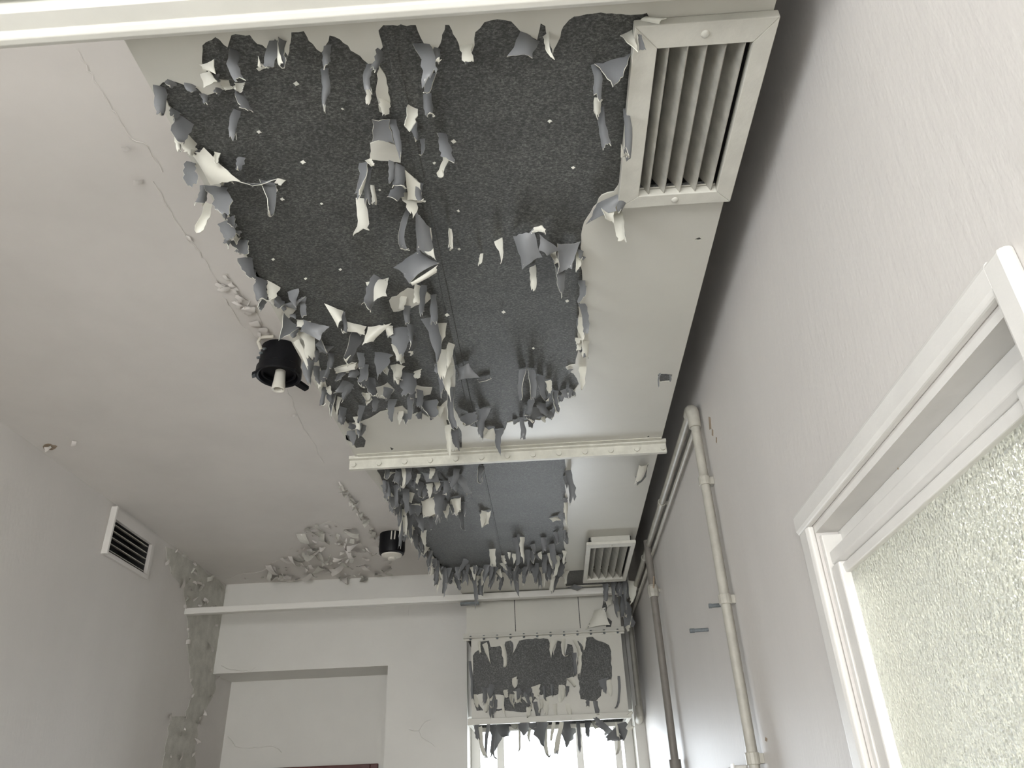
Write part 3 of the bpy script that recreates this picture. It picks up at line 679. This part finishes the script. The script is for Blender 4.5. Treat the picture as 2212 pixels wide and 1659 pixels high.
MB().lathe(cx, cy, [(.0001, ZC-.001), (R2, ZC-.001), (R2*1.02, zb2+.02), (R2*.96, zb2+.004), (R2*.8, zb2)], 36).build('housing', M['black'], f2, smooth=True)
MB().lathe(cx, cy, [(R2*.82, zb2+.002), (R2*.76, zb2-.006), (R2*.45, zb2-.012), (R2*.30, zb2-.013), (R2*.28, zb2-.022), (.0001, zb2-.023)], 30).build('dome', M['porcelain'], f2, smooth=True)
for dx in (-.006, .010):
    MB().tube([(cx+.014+dx, cy-R2*1.0, ZC-.004), (cx+.012+dx, cy-R2*1.02, ZC-.045)], .0035, 6).build('wire', M['porcelain'], f2, smooth=True)

# ------------------------------------------------------------------ vertical duct at the far end
vd = empty('vertical_duct', 'vertical sheet metal duct hanging above the far window, paint peeling off', 'duct')
BX0, BX1, BY0, BY1 = -.402, .352, 3.85, 4.19
zt_, zm, zl = .988, .808, .440
def face(p, d): return (p[0], BY0-d, p[1])
up = MB().box(BX0, BX1, BY0, BY0+.006, zm, zt_).box(BX0, BX0+.006, BY0, BY1, zm, zt_).box(BX1-.006, BX1, BY0, BY1, zm, zt_).build('upper_panel', M['bare'], vd)
lo = MB().box(BX0+.022, BX1-.006, BY0, BY0+.006, zl, zm).box(BX0+.022, BX0+.028, BY0, BY1, zl, zm).box(BX1-.012, BX1-.006, BY0, BY1, zl, zm).box(BX0+.012, BX1-.006, BY1-.006, BY1, zl, zm).build('lower_panel', M['bare'], vd)
def to_f(poly, lo_=None): return [(q[0], q[2]) for q in (ony(x, y, BY0) for x, y in poly)]
tearup = [(1304,1290),(1322,1292),(1312,1312),(1305,1330),(1322,1342),(1318,1362),(1308,1360),(1312,1340),(1300,1318)]
sheet('paint_sheet', [(BX0, zm), (BX1, zm), (BX1, zt_), (BX0, zt_)], [to_f(jitter_poly(tearup, 8, 1, 3))]+[[(ony(p, 1330, BY0)[0]-.003, zm+.004), (ony(p, 1330, BY0)[0]+.001, zm+.004), (ony(p, 1330, BY0)[0]+.001, zt_-.004), (ony(p, 1330, BY0)[0]-.003, zt_-.004)] for p in (1113, 1252)], [], face, .0025, M['soffit'], up)
barev = [(1016,1420),(1034,1404),(1040,1386),(1056,1384),(1060,1398),(1082,1394),(1088,1408),(1092,1386),(1104,1384),(1108,1412),(1122,1384),(1150,1380),(1184,1380),(1192,1400),(1196,1416),(1204,1384),(1214,1386),(1220,1420),(1226,1390),(1236,1394),(1240,1420),(1248,1384),(1256,1392),(1262,1404),(1264,1378),(1280,1376),(1316,1394),(1320,1406),
 (1322,1460),(1316,1480),(1300,1490),(1298,1504),(1286,1516),(1270,1514),(1254,1510),(1250,1470),(1244,1462),(1224,1466),(1222,1490),(1200,1502),(1180,1506),(1164,1500),(1150,1520),(1150,1536),(1120,1538),(1100,1536),(1060,1534),(1030,1536),(1020,1500),(1018,1460)]
islv = [[(1028,1502),(1050,1496),(1066,1504),(1066,1530),(1046,1538),(1034,1520)],[(1070,1500),(1088,1502),(1088,1530),(1072,1532)],[(1110,1466),(1119,1468),(1116,1484),(1110,1480)],[(1164,1504),(1178,1498),(1182,1528),(1164,1530),(1158,1516)],[(1240,1400),(1247,1398),(1249,1510),(1240,1470)],[(1192,1506),(1222,1496),(1222,1530),(1196,1534)]]
lob = to_f(jitter_poly(barev, 8, 1.6, 9))
lob = [(min(max(x, BX0+.03), BX1-.02), max(z, zl+.012)) for x, z in lob]
sheet('paint_sheet', [(BX0+.022, zl), (BX1-.006, zl), (BX1-.006, zm), (BX0+.022, zm)], [lob], [to_f(jitter_poly(p, 7, 1.2, i)) for i, p in enumerate(islv)], face, .0025, M['soffit'], lo)
fg = MB().box(BX0-.014, BX1+.012, BY0-.032, BY0, zm-.004, zm+.001).box(BX0-.014, BX1+.012, BY0-.005, BY0, zm-.012, zm+.022).build('joint_flange', M['soffit'], vd, .001)
for i in range(12):
    x = BX0+.02+(BX1-BX0-.04)*i/11
    MB().lathe(x, BY0-.013, [(.0001, zm+.010), (.004, zm+.009), (.0055, zm+.003), (.0055, zm-.010), (.0001, zm-.013)], 8).build('bolt', M['steel'], fg, smooth=True)
rim = MB().box(BX0+.004, BX1+.004, BY0-.018, BY0, zl-.022, zl+.004).box(BX0+.004, BX1+.004, BY1-.02, BY1, zl-.02, zl).box(BX0+.004, BX0+.022, BY0, BY1-.02, zl-.02, zl).box(BX1-.014, BX1+.004, BY0, BY1-.02, zl-.02, zl).build('bottom_rim', M['soffit'], vd, .001)
VR = random.Random(77)
def vstrip(x0, y0, x1, y1, w0, w1, kind, off=.012, parent=lo, Y=None):
    Y = BY0 if Y is None else Y
    A = ony(x0, y0, Y-.004); B = ony(x1, y1, Y-.004-off); s = pxsize(A)
    ribbon(A, B, w0*s, w1*s, kind, parent, VR)
for ln in """1034 1386 1038 1412 6 5 w|1046 1390 1062 1434 12 4 w|1086 1392 1090 1444 12 5 w|1104 1386 1108 1414 8 4 g|1196 1382 1192 1420 12 5 w|1220 1380 1220 1428 12 5 w|1241 1382 1254 1420 9 12 w|1262 1378 1263 1406 10 4 w|1240 1410 1241 1468 8 7 g|1250 1400 1248 1460 7 9 w
1016 1428 1020 1520 9 8 g|1110 1464 1116 1492 14 5 w|1160 1480 1166 1510 12 8 w|1214 1480 1210 1518 12 8 w|1303 1466 1312 1500 18 10 g|1336 1460 1332 1540 5 4 g|1310 1470 1322 1505 16 6 w|1285 1514 1289 1552 10 8 g|1154 1516 1156 1580 12 6 g|1068 1500 1066 1560 5 5 g|1088 1504 1092 1550 5 4 w
1026 1500 1030 1536 10 6 w|1050 1496 1056 1528 10 6 w|1108 1500 1112 1528 14 8 w|1176 1510 1182 1548 14 7 w|1200 1520 1206 1552 12 6 w|1224 1520 1232 1556 14 6 w|1134 1504 1142 1520 12 8 w|1270 1512 1268 1526 8 6 g|1092 1490 1096 1512 9 6 w|1230 1464 1240 1490 16 8 w""".replace('\n', '|').split('|'):
    a = ln.split(); vstrip(*[float(v) for v in a[:6]], a[6])
for _ in range(26):
    x = VR.uniform(1026, 1236); y = VR.uniform(1478, 1524); w = VR.uniform(5, 15)
    vstrip(x, y, x+VR.uniform(-6, 6), y+VR.uniform(14, 40), w, w*VR.uniform(.3, .9), VR.choice('ggw'), .02)
# tatters hanging below the rim against the window
for ln in """1076 1556 1060 1640 30 8 g|1092 1558 1094 1598 44 14 g|1056 1560 1052 1656 7 5 g|1074 1562 1068 1650 10 4 g|1160 1560 1176 1622 40 8 g|1178 1562 1186 1654 12 6 w|1226 1558 1220 1616 46 6 g|1214 1560 1202 1645 9 10 w|1248 1560 1250 1630 7 6 g|1270 1560 1268 1592 12 6 g|1306 1562 1300 1580 50 30 g|1146 1560 1142 1612 9 5 w
1330 1560 1334 1640 5 4 w|1340 1562 1350 1610 26 10 g|1354 1548 1368 1534 6 5 w|1352 1588 1372 1566 8 5 w|1320 1580 1342 1602 40 16 g|1036 1570 1056 1646 10 8 w|1122 1562 1122 1632 4 3 w|1132 1560 1136 1590 26 10 g|1030 1560 1034 1600 10 8 g|1196 1560 1190 1610 7 4 w|1290 1558 1292 1576 20 12 w|1110 1560 1114 1580 20 8 w""".replace('\n', '|').split('|'):
    a = ln.split(); vstrip(*[float(v) for v in a[:6]], a[6], .02, rim, VR.choice((BY0-.01, BY0-.008, BY1-.02)))
# long strips falling from the far corner of the duct onto the vertical duct
for ln in """1330 1250 1336 1330 14 12 g|1344 1256 1348 1352 16 12 g|1334 1240 1342 1300 10 8 g|1350 1300 1362 1356 16 24 g|1300 1262 1304 1292 12 6 g|1268 1216 1270 1282 5 9 w|1356 1330 1358 1362 18 14 w""".replace('\n', '|').split('|'):
    a = ln.split(); vstrip(*[float(v) for v in a[:6]], a[6], .03, sec2, 3.82)

patch([ony(1284,1318,BY0-.008), ony(1308,1312,BY0-.05), ony(1318,1350,BY0-.04), ony(1264,1360,BY0-.008)], 'w', up, VR, .25)
patch([ony(1304,1292,BY0-.006), ony(1324,1290,BY0-.02), ony(1320,1306,BY0-.03), ony(1312,1312,BY0-.02)], 'w', up, VR, .2)
# ------------------------------------------------------------------ pipes on the right wall
def arc(a, b, c, n=6):
    a, b, c = Vector(a), Vector(b), Vector(c); return [a*(1-t)**2+b*2*t*(1-t)+c*t*t for t in [i/n for i in range(n+1)]]
px, pz, py = XR-.024, 1.045*K, 2.005*K
r = .0115
pp = empty('wall_pipe', 'cream painted pipe bent at the top and running along the right wall', 'pipe', 'pipes on the right wall')
MB().tube([(px, py, ZF), (px, py, pz-.03)], r, 14).build('riser', M['pipe'], pp, smooth=True)
MB().tube([(px, py, pz-.062), (px, py, pz-.03)]+arc((px, py, pz-.03), (px, py, pz), (px, py+.03, pz))[1:]+[(px, py+.05, pz)], [.0165, .0165]+[.0175]*6+[.0165], 14).build('elbow', M['pipe'], pp, smooth=True)
MB().tube([(px, py+.03, pz), (px, 4.07, pz)]+arc((px, 4.07, pz), (px, 4.10, pz), (px-.004, 4.10, pz-.03))[1:]+[(px-.006, 4.10, .47)], r, 14).build('horizontal_run', M['pipe'], pp, smooth=True)
MB().tube([(px-.006, 4.10, .50), (px-.006, 4.10, .455), (px-.006, 4.12, .44), (px-.006, 4.17, .44)], .018, 12).build('end_elbow', M['pipe'], pp, smooth=True)
for z in (.813*K, .487*K, .12*K):
    mb = MB().tube([(px, py, z-.012), (px, py, z+.012)], r*1.32, 14); mb.box(px, XR, py-.005, py+.020, z-.010, z+.010)
    mb.build('clip', M['pipe'], pp, .0015)
for y in (2.6, 3.25, 3.75):
    MB().tube([(px, y-.012, pz), (px, y+.012, pz)], r*1.3, 14).box(px, XR, y-.006, y+.006, pz-.005, pz+.005).build('clip', M['pipe'], pp, .0015)
p2 = empty('wall_pipe', 'thin cream conduit running just under the bent pipe along the wall', 'pipe', 'pipes on the right wall')
MB().tube([(XR-.014, py+.02, pz-.04), (XR-.014, 4.12, pz-.04), (XR-.016, 4.135, pz-.06), (XR-.016, 4.135, .45)], .007, 10).build('conduit', M['pipe'], p2, smooth=True)
MB().tube([(XR-.014, py+.012, pz-.06), (XR-.014, py+.012, -.6)], .006, 10).build('drop_conduit', M['pipe'], p2, smooth=True)
p3 = empty('wall_pipe', 'dull grey bare pipe dropping down the right wall near the window', 'pipe', 'pipes on the right wall')
gx_, gy = XR-.028, 3.28*K
MB().tube([(gx_, gy, ZF), (gx_, gy, pz+.02)], .0145, 14).build('riser', M['greypipe'], p3, smooth=True)
MB().tube([(gx_, gy, .16), (gx_, gy, .192)], .021, 14).build('coupling', M['greypipe'], p3, smooth=True)
MB().tube([(gx_, gy, .77), (gx_, gy, .785), (gx_, gy, .81), (gx_, gy, .818)], [.019, .023, .022, .018], 10).box(gx_, XR, gy-.008, gy+.008, .788, .80).build('clamp', M['pipe'], p3, .001)
MB().tube([(gx_, gy-.02, .80), (gx_+.004, gy-.045, .84)], .003, 6).build('tie_end', M['dust'], p3)
# studs and box
for (x, y), ln, lab in (((1530, 1360), .052, 'steel stud sticking out of the right wall between the two risers'), ((1556, 1307), .03, 'short steel stud sticking out of the wall behind the cream riser')):
    q = onx(x, y, XR)
    o = empty('wall_stud', lab, 'bolt', 'studs in the right wall')
    MB().tube([(XR+.01, q[1], q[2]), (XR-ln*.75, q[1], q[2]-.001)], .0052, 10).build('shank', M['steel'], o, smooth=True)
    MB().tube([(XR-ln*.75, q[1], q[2]-.001), (XR-ln, q[1], q[2]-.001)], [.0062, .0062], 10).build('end_nut', M['steel'], o)
jb = empty('junction_box', 'cream painted box on the right wall beside the pipe at the bottom', 'box')
MB().box(XR-.03, XR, 2.06, 2.31, -.25, .111).build('cover', M['doorpaint'], jb, .004)
MB().box(XR-.034, XR-.03, 2.05, 2.08, -.25, .115).build('lid_edge', M['doorpaint'], jb, .001)

# ------------------------------------------------------------------ wear on the ceiling and walls
# bare plaster on the left wall in the corner
def to_w(poly): return [(q[1], q[2]) for q in (onx(x, y, XL) for x, y in poly)]
pl = [(358,1182),(380,1190),(420,1216),(460,1246),(484,1266),(488,1300),(482,1360),(470,1440),(462,1500),(440,1540),(430,1560),(424,1600),(420,1659),(350,1659),(360,1600),(366,1550),(400,1548),(416,1500),(410,1440),(404,1360),(400,1310),(396,1270),(370,1240),(360,1214)]
wplace = lambda p, d: (XL+d, p[0], p[1])
sheet('bare_plaster', to_w(jitter_poly(pl, 12, 3, 4)), [], [], wplace, .0015, M['plaster'], wall_left)
def flake(P, nrm, size, parent, rnd, kind='w', lift=.4, name='paint_flake'):
    nrm = np.array(nrm, float); a = np.cross(nrm, [.3, .5, .8]); a /= np.linalg.norm(a); b = np.cross(nrm, a)
    th = rnd.uniform(0, 6.28); u = a*math.cos(th)+b*math.sin(th); v = np.cross(nrm, u)
    asp = rnd.uniform(.2, .8)
    c = [P-u*size-v*size*asp*.5, P+u*size*.8-v*size*asp, P+u*size+v*size*asp*.7, P-u*size*.6+v*size*asp]
    k = [.001, size*lift*rnd.random(), size*lift*(.4+rnd.random()), .001]
    G = [p+nrm*q for p, q in zip(c, k)]
    n = 3; A, B, C, D = G
    g = np.zeros((n+1, n+1, 3))
    for i in range(n+1):
        for j in range(n+1):
            s, t = i/n, j/n
            p = A*(1-s)*(1-t)+B*s*(1-t)+C*s*t+D*(1-s)*t
            p = p+nrm*size*.25*math.sin(math.pi*s)
            if i in (0, n) or j in (0, n): p = p+(u*rnd.uniform(-.12, .12)+v*rnd.uniform(-.12, .12))*size
            g[i, j] = p
    verts = [tuple(p) for p in g.reshape(-1, 3)]+[tuple(p-nrm*.001) for p in g.reshape(-1, 3)]
    q = (n+1)**2; fs = []
    for i in range(n):
        for j in range(n):
            f = (i*(n+1)+j, i*(n+1)+j+1, (i+1)*(n+1)+j+1, (i+1)*(n+1)+j); fs += [f, tuple(q+z for z in reversed(f))]
    mesh_obj(name, verts, fs, M['ceiling'] if kind == 'w' else M['plaster'], parent, smooth=True)
down = (0, 0, -1)
rnd = random.Random(5)
# flaking zone of the ceiling by the far wall
zone = [(490,1250),(560,1235),(620,1205),(650,1150),(700,1128),(760,1140),(800,1190),(850,1210),(830,1250),(760,1256),(700,1246),(620,1250)]
sheet('bare_plaster', [tuple(onz(x, y, ZC)[:2]) for x, y in jitter_poly(zone, 14, 6, 8)], [], [], lambda p, d: (p[0], p[1], ZC-d), .0012, M['ceiling'], ceil)
c = 0
while c < 140:
    x = rnd.uniform(480, 880); y = rnd.uniform(1125, 1256)
    if not inside((x, y), zone): continue
    flake(onz(x, y, ZC-.003), down, rnd.choice((.009, .012, .016, .022, .036)), ceil, rnd, 'w' if rnd.random() < .6 else 'p', 1.0); c += 1
# ridge of flakes along the ceiling crack towards the second fitting
for i in range(34):
    t = rnd.random(); x = 738+t*90+rnd.uniform(-4, 4); y = 1046+t*136+rnd.uniform(-3, 3)
    flake(onz(x, y, ZC-.003), down, rnd.uniform(.009, .022), ceil, rnd, rnd.choice('wpp'), 1.4)
# edges of lifted paint along the long crack
def crack(pts, parent, conv, nrm, w=.006, h=.004, mat='ceiling', seed=1):
    rnd = random.Random(seed); nrm = np.array(nrm, float)
    pp_ = jitter_poly(pts+pts[::-1], 10, 3, seed); pp_ = pp_[:len(pp_)//2]
    V = []; Fs = []
    P = [np.array(conv(x, y)) for x, y in pp_]
    for i, p in enumerate(P):
        d = P[min(i+1, len(P)-1)]-P[max(i-1, 0)]; d /= np.linalg.norm(d)+1e-9
        s = np.cross(nrm, d); k = rnd.uniform(.3, 1)
        V += [tuple(p-s*w*k), tuple(p+nrm*h*k), tuple(p+s*.0008+nrm*h*k*.2), tuple(p+s*w*.5)]
    for i in range(len(P)-1):
        for j in range(3): Fs.append((i*4+j, i*4+j+1, i*4+j+5, i*4+j+4))
    mesh_obj('paint_ridge', V, Fs, M[mat], parent)
cz = lambda x, y: onz(x, y, ZC-.0005)
for i, pts in enumerate([[(165,105),(215,190),(258,262),(285,300)],[(285,300),(310,308),(352,372)],[(330,392),(352,430),(366,452),(400,508)],[(404,515),(432,545),(470,610)],[(490,592),(500,610),(496,606)],[(520,632),(540,650),(534,672)],[(548,660),(562,690),(572,716)],[(622,840),(634,880),(648,908)],[(648,908),(670,946),(700,1000)],[(480,640),(520,700),(556,730)]]):
    crack(pts, ceil, cz, down, .004, .0010 if i == 0 else .0018, seed=i+50)
for i in range(22):
    t = rnd.random(); x = 480+t*100+rnd.uniform(-16, 16); y = 600+t*130+rnd.uniform(-8, 8)
    flake(onz(x, y, ZC-.002), down, rnd.uniform(.008, .022), ceil, rnd, 'w', .3)
for (x, y) in ((272,318),(300,390),(410,515),(638,895),(735,1042),(160,955),(104,965)):
    flake(onz(x, y, ZC-.002), down, .012, ceil, rnd, 'w', 1.2)
# brown damp spot by the wall
sheet('damp_stain', [tuple(onz(x, y, ZC)[:2]) for x, y in jitter_poly([(92,964),(104,958),(124,964),(112,972),(96,972)], 5, 1.5, 2)], [], [], lambda p, d: (p[0], p[1], ZC-d), .0008, M['dust'], ceil)
# curled flakes on the left wall corner
for i in range(60):
    x = rnd.uniform(358, 478); y = rnd.uniform(1180, 1320) if i < 34 else rnd.uniform(1320, 1659)
    if not inside((x, y), pl): continue
    flake(onx(x, y, XL+.003), (1, 0, 0), rnd.uniform(.008, .026), wall_left, rnd, rnd.choice('wwp'), 1.3)
ppl = jitter_poly(pl, 26, 5, 12)
for (x, y) in ppl:
    if y < 1655 and rnd.random() < .7: flake(onx(x, y, XL+.003), (1, 0, 0), rnd.uniform(.008, .02), wall_left, rnd, 'w', .8)
# cracks on the far wall
cf = lambda x, y: ony(x, y, YF-.0005)
crack([(884,1576),(905,1580),(922,1600),(940,1614)], wall_front, cf, (0,-1,0), .005, .003, 'wallfar', 3)
crack([(905,1580),(918,1560),(930,1554)], wall_front, cf, (0,-1,0), .005, .003, 'wallfar', 4)
crack([(478,1437),(500,1446),(540,1452),(552,1440)], wall_front, cf, (0,-1,0), .004, .003, 'wallfar', 5)
crack([(492,1590),(510,1612),(540,1615),(590,1612),(610,1625)], wall_front, lambda x, y: ony(x, y, YR-.0005), (0,-1,0), .005, .003, 'wallfar', 6)
crack([(884,1302),(882,1330)], wall_front, cf, (0,-1,0), .004, .002, 'wallfar', 7)

# brown chips in the paint of the right wall and the door frame
for i, c4 in enumerate([[(1531,900),(1535,902),(1537,926),(1533,928)], [(1538,926),(1541,930),(1541,942),(1538,940)], [(1547,944),(1549,946),(1549,957),(1547,955)], [(1654,1592),(1658,1596),(1657,1602),(1653,1600)], [(1940,1010),(1942,1010),(1941,1014),(1939,1014)]]):
    sheet('paint_chip', [(q[1], q[2]) for q in (onx(x, y, XR) for x, y in c4)], [], [], lambda p, d: (XR-d, p[0], p[1]), .0008, M['dust'], wall_right)
